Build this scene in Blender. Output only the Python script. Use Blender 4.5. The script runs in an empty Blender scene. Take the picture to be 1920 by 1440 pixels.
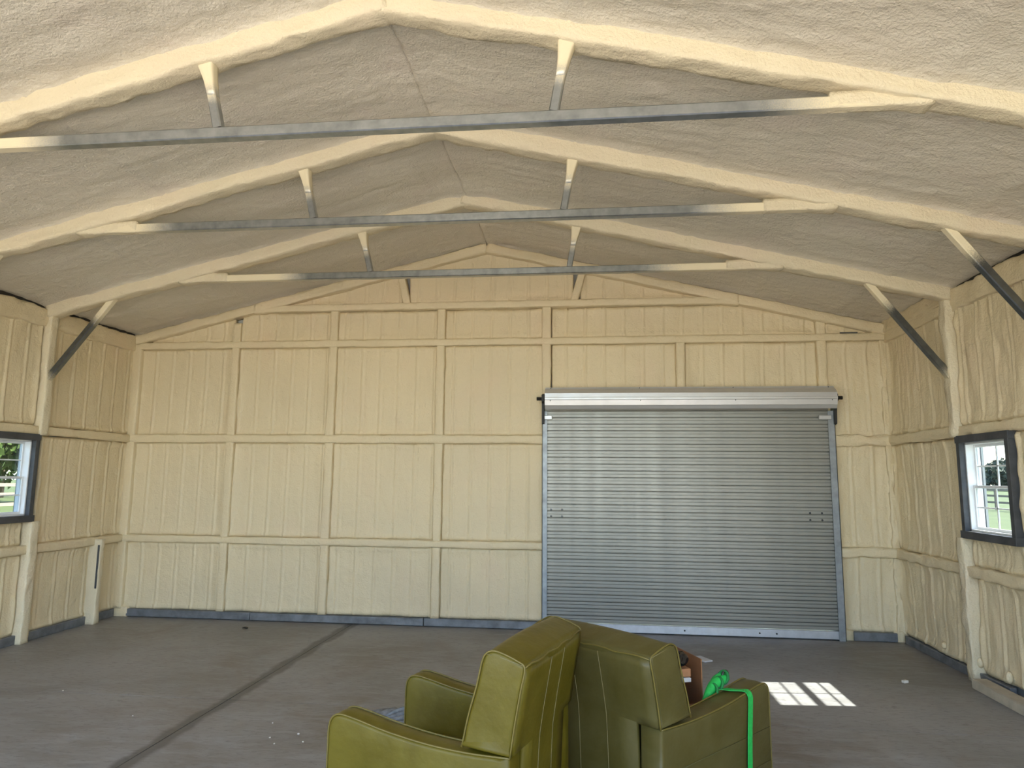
import bpy, bmesh, math, random
import numpy as np
from mathutils import Matrix, Vector

S = bpy.context.scene
COL = S.collection

# ------------------------------------------------------------------ camera
F_PX, PITCH, YAW, ROLL, CAM_X, CAM_H = 1298.23, 0.1356, -0.1134, 0.0091, 0.9334, 1.6143
cam = bpy.data.cameras.new('camera')
cam.sensor_fit = 'HORIZONTAL'
cam.sensor_width = 36.0
cam.lens = F_PX / 1920.0 * 36.0
cam.clip_start, cam.clip_end = 0.05, 600
co = bpy.data.objects.new('camera', cam)
COL.objects.link(co)
fwd = Vector((math.sin(YAW) * math.cos(PITCH), math.cos(YAW) * math.cos(PITCH), math.sin(PITCH)))
rgt = Vector((math.cos(YAW), -math.sin(YAW), 0))
upv = rgt.cross(fwd)
cr, sr = math.cos(ROLL), math.sin(ROLL)
rx = rgt * cr + upv * sr
ux = upv * cr - rgt * sr
co.matrix_world = Matrix(((rx.x, ux.x, -fwd.x, CAM_X), (rx.y, ux.y, -fwd.y, 0), (rx.z, ux.z, -fwd.z, CAM_H), (0, 0, 0, 1)))
S.camera = co

# ------------------------------------------------------------------ sky, sun, exposure
SUN_DIR = Vector((-1.0, -0.09, -1.02)).normalized()        # the way the light travels
w = bpy.data.worlds.new('sky')
S.world = w
w.use_nodes = True
wn = w.node_tree.nodes
bg = wn['Background']
sky = wn.new('ShaderNodeTexSky')
sky.sky_type = 'NISHITA'
sky.sun_disc = False
sky.sun_elevation = math.asin(-SUN_DIR.z)
sky.sun_rotation = math.atan2(-SUN_DIR.x, -SUN_DIR.y)
sky.air_density, sky.dust_density, sky.ozone_density = 1.0, 1.2, 1.0
w.node_tree.links.new(sky.outputs[0], bg.inputs[0])
bg.inputs[1].default_value = 0.30
sl = bpy.data.lights.new('sun', 'SUN')
sl.energy = 9.0
sl.angle = 0.0093
sl.color = (1.0, 0.93, 0.82)
so = bpy.data.objects.new('sun', sl)
COL.objects.link(so)
so.rotation_euler = SUN_DIR.to_track_quat('-Z', 'Y').to_euler()
so.location = (30, 5, 30)
S.view_settings.view_transform = 'Standard'
S.view_settings.look = 'None'
S.view_settings.gamma = 1.0
S.view_settings.exposure = 2.02
S.view_settings.use_curve_mapping = False
S.cycles.diffuse_bounces = 6
S.cycles.max_bounces = 12
S.cycles.sample_clamp_indirect = 6.0

# ------------------------------------------------------------------ building measures (metres)
D, SP = 7.759, 1.4015
T3, T2, T1 = D - SP, D - 2 * SP, D - 3 * SP
YF = D - 6 * SP                                            # front wall, behind the camera
XL, XR, XA = -4.5723, 4.1106, -0.2496
EAVE, RIDGE = 3.209, 4.254
Z1, Z2, Z3, Z4, ZC = 0.885, 2.047, 3.163, 3.595, 3.566
random.seed(4)


def roof(x):
    x = np.asarray(x, float)
    return np.where(x < XA, EAVE + (RIDGE - EAVE) * (x - XL) / (XA - XL), EAVE + (RIDGE - EAVE) * (XR - x) / (XR - XA))


# ------------------------------------------------------------------ materials
def mat(name):
    m = bpy.data.materials.new(name)
    m.use_nodes = True
    nt = m.node_tree
    return m, nt, nt.nodes['Principled BSDF']


def node(nt, t, **kw):
    n = nt.nodes.new(t)
    for k, v in kw.items():
        if k in n.inputs:
            n.inputs[k].default_value = v
        else:
            setattr(n, k, v)
    return n


def mixc(nt, fac, a, b, mode='MIX'):
    n = nt.nodes.new('ShaderNodeMix')
    n.data_type = 'RGBA'
    n.blend_type = mode
    for i, v in ((0, fac), (6, a), (7, b)):
        if hasattr(v, 'links'):
            nt.links.new(v, n.inputs[i])
        else:
            n.inputs[i].default_value = v if i == 0 else (*v, 1)
    return n.outputs[2]


def ramp(nt, src, a, b, c0=0.0, c1=1.0):
    n = nt.nodes.new('ShaderNodeMapRange')
    n.inputs[1].default_value, n.inputs[2].default_value = a, b
    n.inputs[3].default_value, n.inputs[4].default_value = c0, c1
    nt.links.new(src, n.inputs[0])
    return n.outputs[0]


def noise(nt, scale, detail=3, rough=0.5, vec=None, dist=0.0):
    n = node(nt, 'ShaderNodeTexNoise', Scale=scale, Detail=detail, Roughness=rough, Distortion=dist)
    if vec is not None:
        nt.links.new(vec, n.inputs['Vector'])
    return n.outputs['Fac']


def objco(nt, scale=(1, 1, 1)):
    t = nt.nodes.new('ShaderNodeTexCoord')
    mp = nt.nodes.new('ShaderNodeMapping')
    mp.inputs['Scale'].default_value = scale
    nt.links.new(t.outputs['Object'], mp.inputs['Vector'])
    return mp.outputs['Vector']


def bump(nt, bsdf, h, strength, dist, prev=None):
    n = node(nt, 'ShaderNodeBump', Strength=strength, Distance=dist)
    nt.links.new(h, n.inputs['Height'])
    if prev is not None:
        nt.links.new(prev, n.inputs['Normal'])
    nt.links.new(n.outputs[0], bsdf.inputs['Normal'])
    return n.outputs[0]


def foam_mat(name, c, c2, rough=0.5, peel=0.5):
    m, nt, b = mat(name)
    v = objco(nt)
    big = noise(nt, 0.9, 2, 0.5, v)
    col = mixc(nt, ramp(nt, big, 0.35, 0.65), c, c2)
    tint = noise(nt, 2.3, 2, 0.5, objco(nt, (1, 1, 0.6)))
    col = mixc(nt, ramp(nt, tint, 0.55, 0.8, 0, 0.45), col, (c[0] * 1.0, c[1] * 0.93, c[2] * 0.98))
    nt.links.new(col, b.inputs['Base Color'])
    b.inputs['Roughness'].default_value = rough
    b.inputs['Specular IOR Level'].default_value = 0.45
    n1 = noise(nt, 62, 3, 0.6, v)
    n2 = noise(nt, 12, 2, 0.5, v)
    p = bump(nt, b, n2, peel * 0.5, 0.03)
    bump(nt, b, n1, peel, 0.009, p)
    return m


M_FOAM = foam_mat('cream_foam', (0.72, 0.605, 0.40), (0.68, 0.575, 0.385), 0.46, 0.6)
M_FOAMC = foam_mat('ceiling_foam', (0.685, 0.635, 0.53), (0.645, 0.59, 0.49), 0.45, 1.0)
M_FOAMB = foam_mat('beam_foam', (0.70, 0.615, 0.44), (0.67, 0.585, 0.42), 0.5, 0.8)


def steel_mat(name, c, rough=0.35, metal=0.8, var=0.35):
    m, nt, b = mat(name)
    n = noise(nt, 9, 4, 0.6, objco(nt))
    col = mixc(nt, ramp(nt, n, 0.3, 0.7), [x * (1 - var) for x in c], c)
    nt.links.new(col, b.inputs['Base Color'])
    nt.links.new(ramp(nt, n, 0.3, 0.7, rough + 0.1, rough), b.inputs['Roughness'])
    b.inputs['Metallic'].default_value = metal
    return m


M_GALV = steel_mat('galvanised_steel', (0.36, 0.39, 0.42), 0.42, 0.55)
M_DARK = steel_mat('dark_steel_trim', (0.085, 0.09, 0.10), 0.5, 0.3)
M_BLACK = steel_mat('black_steel', (0.02, 0.02, 0.02), 0.5, 0.1)
M_DOOR = steel_mat('door_sheet_steel', (0.30, 0.295, 0.27), 0.36, 0.45, 0.08)
M_HOOD = steel_mat('hood_steel', (0.58, 0.575, 0.58), 0.3, 0.5, 0.05)
M_BAR = steel_mat('bright_aluminium', (0.68, 0.71, 0.78), 0.3, 0.6, 0.2)
M_GAP = steel_mat('dark_gap', (0.035, 0.03, 0.025), 0.8, 0.0)


def overspray_mat(name, ca, cb):
    m, nt, b = mat(name)
    at = nt.nodes.new('ShaderNodeAttribute')
    at.attribute_name = 'foam'
    n1 = noise(nt, 140, 2, 0.6, objco(nt))
    n2 = noise(nt, 12, 3, 0.6, objco(nt))
    add = node(nt, 'ShaderNodeMath', operation='MULTIPLY_ADD')
    nt.links.new(n1, add.inputs[0])
    add.inputs[1].default_value = 0.55
    nt.links.new(at.outputs['Fac'], add.inputs[2])
    k = ramp(nt, add.outputs[0], 0.50, 1.0)
    st = mixc(nt, ramp(nt, n2, 0.3, 0.7), ca, cb)
    nt.links.new(mixc(nt, k, st, (0.74, 0.65, 0.46)), b.inputs['Base Color'])
    nt.links.new(ramp(nt, k, 0, 1, 0.9, 0.0), b.inputs['Metallic'])
    nt.links.new(ramp(nt, k, 0, 1, 0.30, 0.6), b.inputs['Roughness'])
    return m


M_OVER = overspray_mat('oversprayed_steel', (0.30, 0.32, 0.33), (0.46, 0.48, 0.49))
M_OVERD = overspray_mat('oversprayed_dark_steel', (0.12, 0.13, 0.135), (0.18, 0.19, 0.195))


def simple(name, c, rough=0.6, metal=0.0, var=0.15, scale=8, bmp=0.0, bscale=60):
    m, nt, b = mat(name)
    n = noise(nt, scale, 4, 0.6, objco(nt))
    nt.links.new(mixc(nt, ramp(nt, n, 0.3, 0.7), [x * (1 - var) for x in c], c), b.inputs['Base Color'])
    b.inputs['Roughness'].default_value = rough
    b.inputs['Metallic'].default_value = metal
    if bmp:
        bump(nt, b, noise(nt, bscale, 3, 0.6, objco(nt)), bmp, 0.004)
    return m


def concrete():
    m, nt, b = mat('stained_concrete')
    v = objco(nt)
    vs = objco(nt, (0.5, 1.6, 1))
    big = noise(nt, 0.55, 4, 0.6, v, 0.6)
    c = mixc(nt, ramp(nt, big, 0.36, 0.64), (0.17, 0.16, 0.148), (0.27, 0.265, 0.265))
    br = noise(nt, 0.8, 4, 0.6, objco(nt, (1.1, 0.8, 1)), 1.0)
    c = mixc(nt, ramp(nt, br, 0.48, 0.66, 0, 0.75), c, (0.165, 0.138, 0.118))
    mid = noise(nt, 5, 6, 0.7, vs, 0.8)
    c = mixc(nt, ramp(nt, mid, 0.42, 0.68, 0.0, 0.7), c, (0.33, 0.33, 0.335))
    fine = noise(nt, 26, 5, 0.75, vs)
    c = mixc(nt, ramp(nt, fine, 0.52, 0.68, 0, 0.6), c, (0.10, 0.095, 0.09))
    spot = noise(nt, 11, 5, 0.75, objco(nt, (0.8, 1.5, 1)), 0.6)
    c = mixc(nt, ramp(nt, spot, 0.60, 0.72, 0, 0.55), c, (0.09, 0.085, 0.08))
    # dark damp streak that follows the long joint
    sep = nt.nodes.new('ShaderNodeSeparateXYZ')
    nt.links.new(v, sep.inputs[0])
    wob = noise(nt, 2.6, 4, 0.6, v)
    d0 = node(nt, 'ShaderNodeMath', operation='ADD')
    nt.links.new(sep.outputs[0], d0.inputs[0])
    d0.inputs[1].default_value = 1.70
    d1 = node(nt, 'ShaderNodeMath', operation='MULTIPLY_ADD')
    nt.links.new(wob, d1.inputs[0])
    d1.inputs[1].default_value = 0.16
    nt.links.new(d0.outputs[0], d1.inputs[2])
    d2 = node(nt, 'ShaderNodeMath', operation='SUBTRACT')
    nt.links.new(d1.outputs[0], d2.inputs[0])
    d2.inputs[1].default_value = 0.08
    d3 = node(nt, 'ShaderNodeMath', operation='ABSOLUTE')
    nt.links.new(d2.outputs[0], d3.inputs[0])
    c = mixc(nt, ramp(nt, d3.outputs[0], 0.085, 0.045, 0, 0.72), c, (0.075, 0.068, 0.062))
    nt.links.new(c, b.inputs['Base Color'])
    nt.links.new(ramp(nt, mid, 0.3, 0.7, 0.42, 0.62), b.inputs['Roughness'])
    p = bump(nt, b, mid, 0.12, 0.01)
    bump(nt, b, fine, 0.18, 0.002, p)
    return m


M_CONC = concrete()
M_JOINT = simple('joint_dirt', (0.05, 0.045, 0.04), 0.9)


def leather(name, c, c2):
    m, nt, b = mat(name)
    n = noise(nt, 7, 3, 0.55, objco(nt), 0.4)
    nt.links.new(mixc(nt, ramp(nt, n, 0.33, 0.67), c, c2), b.inputs['Base Color'])
    b.inputs['Roughness'].default_value = 0.42
    b.inputs['Specular IOR Level'].default_value = 0.32
    h = noise(nt, 320, 2, 0.5, objco(nt))
    p = bump(nt, b, noise(nt, 16, 3, 0.5, objco(nt)), 0.12, 0.02)
    bump(nt, b, h, 0.18, 0.001, p)
    return m


M_LEA = leather('olive_leather_lit', (0.090, 0.069, 0.003), (0.118, 0.094, 0.009))  # both chairs share one leather; their lighting difference is put into the colours
M_LEB = leather('olive_leather_dim', (0.074, 0.060, 0.013), (0.094, 0.079, 0.024))  # same leather, duller for the light on the right chair
M_PIPE = simple('piping_leather', (0.15, 0.115, 0.022), 0.45)
M_THREAD = simple('seam_thread', (0.18, 0.15, 0.06), 0.7)
M_SEAM = simple('sunk_seam', (0.10, 0.085, 0.025), 0.7)
M_VINYL = simple('white_vinyl', (0.80, 0.82, 0.84), 0.4, 0, 0.05)
M_CARD = simple('brown_cardboard', (0.27, 0.125, 0.055), 0.75, 0, 0.2)
M_WOOD = simple('pale_wood', (0.46, 0.22, 0.10), 0.6, 0, 0.25, 20)
M_PAPER = simple('grey_paper', (0.62, 0.63, 0.66), 0.6)
M_BAG = simple('black_plastic', (0.008, 0.008, 0.010), 0.12)
M_GREEN = simple('green_webbing', (0.015, 0.50, 0.085), 0.6, 0, 0.25, 60, 0.4, 500)
M_GREEN2 = simple('green_webbing_shade', (0.008, 0.22, 0.05), 0.7, 0, 0.4, 60)  # darker copy of the webbing: shade in the knot's folds put into colour
M_HOOK = simple('dark_hook', (0.04, 0.05, 0.045), 0.35, 0.6)
M_DENIM = simple('faded_denim', (0.23, 0.25, 0.27), 0.9, 0, 0.5, 30, 0.6, 200)
M_NAVY = simple('navy_denim', (0.01, 0.015, 0.045), 0.9, 0, 0.3, 30)
M_TAG = simple('beige_patch', (0.62, 0.50, 0.36), 0.7)
M_GRASS = simple('lawn', (0.085, 0.115, 0.03), 0.9, 0, 0.3, 0.6)
M_BOUNCE = simple('bounce_gravel', (0.52, 0.47, 0.40), 0.95, 0, 0.2, 4)  # pale warm ground, chosen to bounce sunlight indoors
M_LEAF = simple('tree_leaves', (0.07, 0.12, 0.018), 0.6, 0, 0.55, 1.4)
M_LEAF2 = simple('distant_leaves', (0.06, 0.08, 0.055), 0.8, 0, 0.3, 0.3)
M_BARK = simple('bark', (0.10, 0.075, 0.05), 0.9)
M_FENCE = simple('fence_wood', (0.24, 0.19, 0.15), 0.8, 0, 0.2)
M_SIDING = simple('outer_siding', (0.55, 0.55, 0.53), 0.5, 0.1)
M_PLANK = simple('sprayed_plank', (0.52, 0.46, 0.36), 0.8, 0, 0.35, 6)


def glass_mat():
    m, nt, b = mat('window_glass')
    nt.nodes.remove(b)
    tr = node(nt, 'ShaderNodeBsdfTransparent')
    tr.inputs[0].default_value = (0.68, 0.71, 0.72, 1)
    gl = node(nt, 'ShaderNodeBsdfGlossy')
    gl.inputs['Roughness'].default_value = 0.02
    mx = node(nt, 'ShaderNodeMixShader')
    mx.inputs[0].default_value = 0.045
    nt.links.new(tr.outputs[0], mx.inputs[1])
    nt.links.new(gl.outputs[0], mx.inputs[2])
    nt.links.new(mx.outputs[0], nt.nodes['Material Output'].inputs[0])
    return m


M_GLASS = glass_mat()


# ------------------------------------------------------------------ mesh helpers
def tag(o, label=None, cat=None, group=None, kind=None):
    if label:
        o['label'] = label
    if cat:
        o['category'] = cat
    if group:
        o['group'] = group
    if kind:
        o['kind'] = kind
    return o


def link(name, me, m, parent=None, smooth=False):
    o = bpy.data.objects.new(name, me)
    COL.objects.link(o)
    if m is not None and len(me.materials) == 0:
        me.materials.append(m)
    if smooth:
        me.polygons.foreach_set('use_smooth', np.ones(len(me.polygons), bool))
    if parent is not None:
        o.parent = parent
        o.matrix_parent_inverse = parent.matrix_world.inverted() if parent.get('_local') is None else Matrix()
    return o


def empty(name, loc=(0, 0, 0)):
    o = bpy.data.objects.new(name, None)
    COL.objects.link(o)
    o.empty_display_size = 0.1
    o.location = loc
    o.matrix_world = Matrix.Translation(loc)
    return o


def from_bm(name, bm, m, parent=None, smooth=False):
    me = bpy.data.meshes.new(name)
    bmesh.ops.recalc_face_normals(bm, faces=bm.faces)
    bm.to_mesh(me)
    bm.free()
    return link(name, me, m, parent, smooth)


def add_box(bm, x0, x1, y0, y1, z0, z1, mtx=None):
    vs = [bm.verts.new((x, y, z)) for z in (z0, z1) for y in (y0, y1) for x in (x0, x1)]
    for f in ((0, 2, 3, 1), (4, 5, 7, 6), (0, 1, 5, 4), (2, 6, 7, 3), (0, 4, 6, 2), (1, 3, 7, 5)):
        bm.faces.new([vs[i] for i in f])
    if mtx is not None:
        bmesh.ops.transform(bm, matrix=mtx, verts=vs)
    return vs


def box(name, x0, x1, y0, y1, z0, z1, m, parent=None, bev=0.0, seg=2, mtx=None):
    bm = bmesh.new()
    add_box(bm, x0, x1, y0, y1, z0, z1, mtx)
    if bev:
        bmesh.ops.bevel(bm, geom=bm.edges[:], offset=bev, segments=seg, profile=0.5, affect='EDGES')
    return from_bm(name, bm, m, parent, bool(bev) and seg > 2)


def prism(name, prof, axis, a, b, m, parent=None, bev=0.0, seg=3, smooth=False, crown=0.0):
    """closed 2D outline pushed from a to b along axis ('x' : (y,z); 'y' : (x,z); 'z' : (x,y))"""
    bm = bmesh.new()

    def P(u, v, t):
        return {'x': (t, u, v), 'y': (u, t, v), 'z': (u, v, t)}[axis]
    A = [bm.verts.new(P(u, v, a)) for u, v in prof]
    B = [bm.verts.new(P(u, v, b)) for u, v in prof]
    bm.faces.new(A)
    bm.faces.new(B[::-1])
    n = len(prof)
    for i in range(n):
        bm.faces.new((A[i], B[i], B[(i + 1) % n], A[(i + 1) % n]))
    if bev:
        bm.normal_update()
        rim = [e for e in bm.edges if len(e.link_faces) == 2 and e.calc_face_angle(0) > 0.5]
        bmesh.ops.bevel(bm, geom=rim, offset=bev, segments=seg, profile=0.5, affect='EDGES')
    return from_bm(name, bm, m, parent, smooth)


def tube(name, pts, r, m, parent=None, n=8, closed=False, smooth=True):
    pts = [Vector(p) for p in pts]
    bm = bmesh.new()
    rings = []
    prev = None
    for i, p in enumerate(pts):
        a = pts[i - 1] if i or closed else pts[i]
        b = pts[(i + 1) % len(pts)] if i < len(pts) - 1 or closed else pts[i]
        t = (b - a).normalized()
        if prev is None:
            prev = t.orthogonal().normalized()
        u = (prev - t * prev.dot(t)).normalized()
        prev = u
        v = t.cross(u)
        rr = r[i] if isinstance(r, (list, tuple)) else r
        rings.append([bm.verts.new(p + (u * math.cos(k * 2 * math.pi / n) + v * math.sin(k * 2 * math.pi / n)) * rr) for k in range(n)])
    L = len(rings)
    for i in range(L if closed else L - 1):
        A, B = rings[i], rings[(i + 1) % L]
        for k in range(n):
            bm.faces.new((A[k], A[(k + 1) % n], B[(k + 1) % n], B[k]))
    if not closed:
        bm.faces.new(rings[0][::-1])
        bm.faces.new(rings[-1])
    return from_bm(name, bm, m, parent, smooth)


_rng = np.random.RandomState(7)
_LAT = _rng.rand(256, 256)


def vnoise(u, v):
    iu, iv = np.floor(u).astype(int), np.floor(v).astype(int)
    fu, fv = u - iu, v - iv
    fu, fv = fu * fu * (3 - 2 * fu), fv * fv * (3 - 2 * fv)
    g = lambda a, b: _LAT[a % 256, b % 256]
    return (g(iu, iv) * (1 - fu) + g(iu + 1, iv) * fu) * (1 - fv) + (g(iu, iv + 1) * (1 - fu) + g(iu + 1, iv + 1) * fu) * fv - 0.5


def fbm(u, v, o=3):
    r = 0
    for k in range(o):
        r = r + vnoise(u * 2 ** k + 17 * k, v * 2 ** k + 31 * k) / 2 ** k
    return r


def sheet(name, P, back, m, parent):
    """P [nu,nv,3] relief surface; closed at the rim and behind by pushing it along 'back'"""
    nu, nv = P.shape[:2]
    idx = np.arange(nu * nv).reshape(nu, nv)
    q = np.stack([idx[:-1, :-1], idx[1:, :-1], idx[1:, 1:], idx[:-1, 1:]], -1).reshape(-1, 4)
    rim = np.concatenate([idx[:, 0], idx[-1, 1:], idx[-2::-1, -1], idx[0, -2:0:-1]])
    V = P.reshape(-1, 3)
    # the back lies flat: the rim pushed along 'back' (measured from the rim's mean plane)
    bk = V[rim] + np.asarray(back)
    V2 = np.concatenate([V, bk])
    nb = len(rim)
    b0 = len(V) + np.arange(nb)
    side = np.stack([rim, b0, np.roll(b0, -1), np.roll(rim, -1)], -1)
    faces = np.concatenate([q, side])
    me = bpy.data.meshes.new(name)
    nf = len(faces)
    me.vertices.add(len(V2))
    me.vertices.foreach_set('co', V2.astype(np.float32).ravel())
    me.loops.add(nf * 4 + nb)
    me.loops.foreach_set('vertex_index', np.concatenate([faces.ravel(), b0[::-1]]).astype(np.int32))
    me.polygons.add(nf + 1)
    me.polygons.foreach_set('loop_start', np.concatenate([np.arange(nf) * 4, [nf * 4]]).astype(np.int32))
    me.update(calc_edges=True)
    me.validate()
    return link(name, me, m, parent, True)


def foam_bar(name, p0, p1, wdir, ddir, wid, dep, m, parent, seed=0, amp=0.006, ends=(0, 0), step=0.035, foam=None):
    """a member coated in foam: rounded rectangular section, lumpy along its run.
    p0,p1 run along the middle of the face fixed to the wall; ddir points into the room."""
    p0, p1 = np.array(p0, float), np.array(p1, float)
    wdir, ddir = np.array(wdir, float), np.array(ddir, float)
    L = np.linalg.norm(p1 - p0)
    n = max(3, int(L / step) + 1)
    sec = [(-0.52, -0.35), (-0.515, 0.0), (-0.505, 0.5), (-0.49, 0.80), (-0.455, 0.93), (-0.39, 0.99), (-0.15, 1.0), (0.15, 1.0),
           (0.39, 0.99), (0.455, 0.93), (0.49, 0.80), (0.505, 0.5), (0.515, 0.0), (0.52, -0.35)]
    k = len(sec)
    t = np.linspace(0, 1, n)
    V = np.zeros((n, k, 3))
    off = seed * 13.7
    cw = 1 + 0.10 * fbm(t * L * 1.8 + off, np.full(n, 3.0 + off))
    cd = 1 + 0.10 * fbm(t * L * 1.5 + off, np.full(n, 9.0 + off))
    e0 = ends[0] * np.exp(-(t * L / 0.14) ** 2)
    e1 = ends[1] * np.exp(-(((1 - t) * L) / 0.14) ** 2)
    ew = 1 + e0 + e1
    for j, (a, b) in enumerate(sec):
        nz = amp * fbm(t * L * 9 + off, np.full(n, j * 0.55 + off), 3)
        aa = a * wid * cw * ew + nz * np.sign(a)
        bb = b * dep * cd * (1 + 0.3 * (e0 + e1)) + nz * (b > 0)
        V[:, j] = p0 + t[:, None] * (p1 - p0) + aa[:, None] * wdir + bb[:, None] * ddir
    idx = np.arange(n * k).reshape(n, k)
    faces = []
    for i in range(n - 1):
        for j in range(k):
            j2 = (j + 1) % k
            faces.append((idx[i, j], idx[i, j2], idx[i + 1, j2], idx[i + 1, j]))
    faces.append(tuple(idx[0, ::-1]))
    faces.append(tuple(idx[-1]))
    me = bpy.data.meshes.new(name)
    me.from_pydata(V.reshape(-1, 3).tolist(), [], [tuple(int(q) for q in f) for f in faces])
    bm = bmesh.new()
    bm.from_mesh(me)
    bmesh.ops.recalc_face_normals(bm, faces=bm.faces)
    bm.to_mesh(me)
    bm.free()
    if foam is not None:
        at = me.attributes.new('foam', 'FLOAT', 'POINT')
        at.data.foreach_set('value', np.repeat(np.interp(t, foam[0], foam[1]), k).astype(np.float32))
    return link(name, me, m, parent, True)


def steel_bar(name, p0, p1, up, w1, w2, m, parent, foam=None, n=24, r=0.006):
    """square tube with small rounded corners; optional overspray along its run"""
    p0, p1 = np.array(p0, float), np.array(p1, float)
    ax = (p1 - p0) / np.linalg.norm(p1 - p0)
    up = np.array(up, float)
    up = up - ax * up.dot(ax)
    up /= np.linalg.norm(up)
    sd = np.cross(ax, up)
    a, b = w1 / 2, w2 / 2
    sec = [(-a, -b + r), (-a + r, -b), (a - r, -b), (a, -b + r), (a, b - r), (a - r, b), (-a + r, b), (-a, b - r)]
    t = np.linspace(0, 1, n)
    k = 8
    V = [list(p0 + tt * (p1 - p0) + s[0] * sd + s[1] * up) for tt in t for s in sec]
    faces = []
    for i in range(n - 1):
        for j in range(k):
            faces.append((i * k + j, i * k + (j + 1) % k, (i + 1) * k + (j + 1) % k, (i + 1) * k + j))
    faces.append(tuple(range(k))[::-1])
    faces.append(tuple((n - 1) * k + j for j in range(k)))
    me = bpy.data.meshes.new(name)
    me.from_pydata(V, [], faces)
    bm = bmesh.new()
    bm.from_mesh(me)
    bmesh.ops.recalc_face_normals(bm, faces=bm.faces)
    bm.to_mesh(me)
    bm.free()
    at = me.attributes.new('foam', 'FLOAT', 'POINT')
    val = np.interp(t, foam[0], foam[1]) if foam is not None else np.zeros(n)
    at.data.foreach_set('value', np.repeat(val, k).astype(np.float32))
    return link(name, me, m, parent)


# ------------------------------------------------------------------ floor
floor = box('floor', XL - 0.12, XR + 0.12, YF - 0.1, D + 0.1, -0.25, -0.02, M_JOINT)
tag(floor, 'grey concrete slab floor with dark joints and brown stains', 'floor', kind='structure')
xs = [XL - 0.1, -1.70, XR + 0.1]
ys = [YF - 0.1, 0.75, 5.04, D + 0.08]
g = 0.003
for i in range(2):
    for j in range(3):
        box('slab', xs[i] + g, xs[i + 1] - g, ys[j] + g, ys[j + 1] - g, -0.15, 0.0, M_CONC, floor)

# ------------------------------------------------------------------ foam wall panels
RIB = 0.2155


def relief(lat, z, l0, l1, z0, z1, seed, rib0, wild):
    """height of the foam skin towards the room"""
    u, v = lat, z
    off = seed * 7.3
    ph = ((u + 0.012 * wild * fbm(v * 1.7 + off, u * 0 + off) - rib0) / RIB) % 1.0
    dd = np.abs(ph - 0.5) * RIB
    fade = 0.75 + 0.5 * fbm(u * 3 + off, v * 0.9 + 5)
    h = (0.0105 + 0.002 * wild) * np.exp(-(dd / 0.012) ** 2) * fade - 0.004 * np.exp(-((dd - 0.026) / 0.009) ** 2)
    h = h + 0.011 * (1 + wild) * fbm(u * 4 + off, v * 1.2 + off) + 0.004 * (1 + wild) * fbm(u * 14 + off, v * 6 + off)
    h = h + 0.004 * wild * fbm(u * 26 + off, v * 3.5 + off)
    de = np.minimum(np.minimum(u - l0, l1 - u), np.minimum(v - z0, z1 - v))
    wob = 1 + 1.2 * fbm(u * 5 + off, v * 5 + off + 3)
    h = h + 0.022 * wob * np.exp(-np.clip(de - 0.015, 0, 9) / 0.03) - 0.018 * np.exp(-(np.clip(de, 0, 9) / 0.01) ** 2)
    return h


def wall_panel(parent, side, l0, l1, z0, z1f, seed, wild=0.0, rib0=0.0, m=None):
    """side: 'back' (lat = x), 'left'/'right' (lat = y)"""
    nu, nv = max(8, int((l1 - l0) / 0.0125)), max(8, int((float(np.max(z1f(np.array([l0, (l0 + l1) / 2, l1])))) - z0) / 0.026))
    lat = np.linspace(l0, l1, nu)[:, None] * np.ones((1, nv))
    top = z1f(lat[:, 0])[:, None]
    z = z0 + (top - z0) * np.linspace(0, 1, nv)[None, :]
    h = relief(lat, z, l0, l1, z0, np.broadcast_to(top, z.shape), seed, rib0, wild)
    P = np.zeros((nu, nv, 3))
    P[..., 2] = z
    if side == 'back':
        P[..., 0], P[..., 1] = lat, D - h
        bk = (0, 0.06, 0)
    elif side == 'left':
        P[..., 1], P[..., 0] = lat, XL + h
        P = P[::-1]
        bk = (-0.06, 0, 0)
    else:
        P[..., 1], P[..., 0] = lat, XR - h
        bk = (0.06, 0, 0)
    sheet('foam_panel', P, bk, m or M_FOAM, parent)


const = lambda c: (lambda x: np.full(np.shape(x), c, float))
GB = D + 0.09
# --- back wall
bm = bmesh.new()
add_box(bm, XL - 0.14, 0.47, GB, GB + 0.05, 0, EAVE)
add_box(bm, 3.45, XR + 0.14, GB, GB + 0.05, 0, EAVE)
add_box(bm, 0.47, 3.45, GB, GB + 0.05, 2.38, EAVE)
A = [bm.verts.new(p) for p in ((XL - 0.14, GB, EAVE), (XR + 0.14, GB, EAVE), (XA, GB, RIDGE + 0.2))]
B = [bm.verts.new((v.co.x, GB + 0.05, v.co.z)) for v in A]
bm.faces.new(A)
bm.faces.new(B[::-1])
for i in range(3):
    bm.faces.new((A[i], B[i], B[(i + 1) % 3], A[(i + 1) % 3]))
wall_back = from_bm('wall_back', bm, M_SIDING)
tag(wall_back, 'gable end wall with cream foam panels framed by girts around the roll-up door', 'wall', kind='structure')
PX = [-3.27, -2.065, -0.777, 0.455]
cols = [XL] + PX
mh = 0.048      # half width of a member
sd = 0
rb = -3.106
for i in range(4):
    a, b = cols[i] + (0.06 if i == 0 else mh), cols[i + 1] - mh
    for z0, z1 in ((0.09, Z1 - 0.04), (Z1 + 0.04, Z2 - 0.045), (Z2 + 0.045, Z3 - 0.04)):
        sd += 1
        wall_panel(wall_back, 'back', a, b, z0, const(z1), sd, 0.15, rb)
for a, b in ((-2.065, -0.777), (-0.777, 0.455)):
    sd += 1
    wall_panel(wall_back, 'back', a + mh, b - mh, Z3 + 0.04, const(Z4 - 0.045), sd, 0.5, rb)
rf = lambda off: (lambda x: roof(x) - off)
wall_panel(wall_back, 'back', -3.27 + mh, -2.065 - mh, Z3 + 0.04, lambda x: np.minimum(Z4 - 0.045, roof(x) - 0.02), 51, 0.4, rb)
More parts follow.
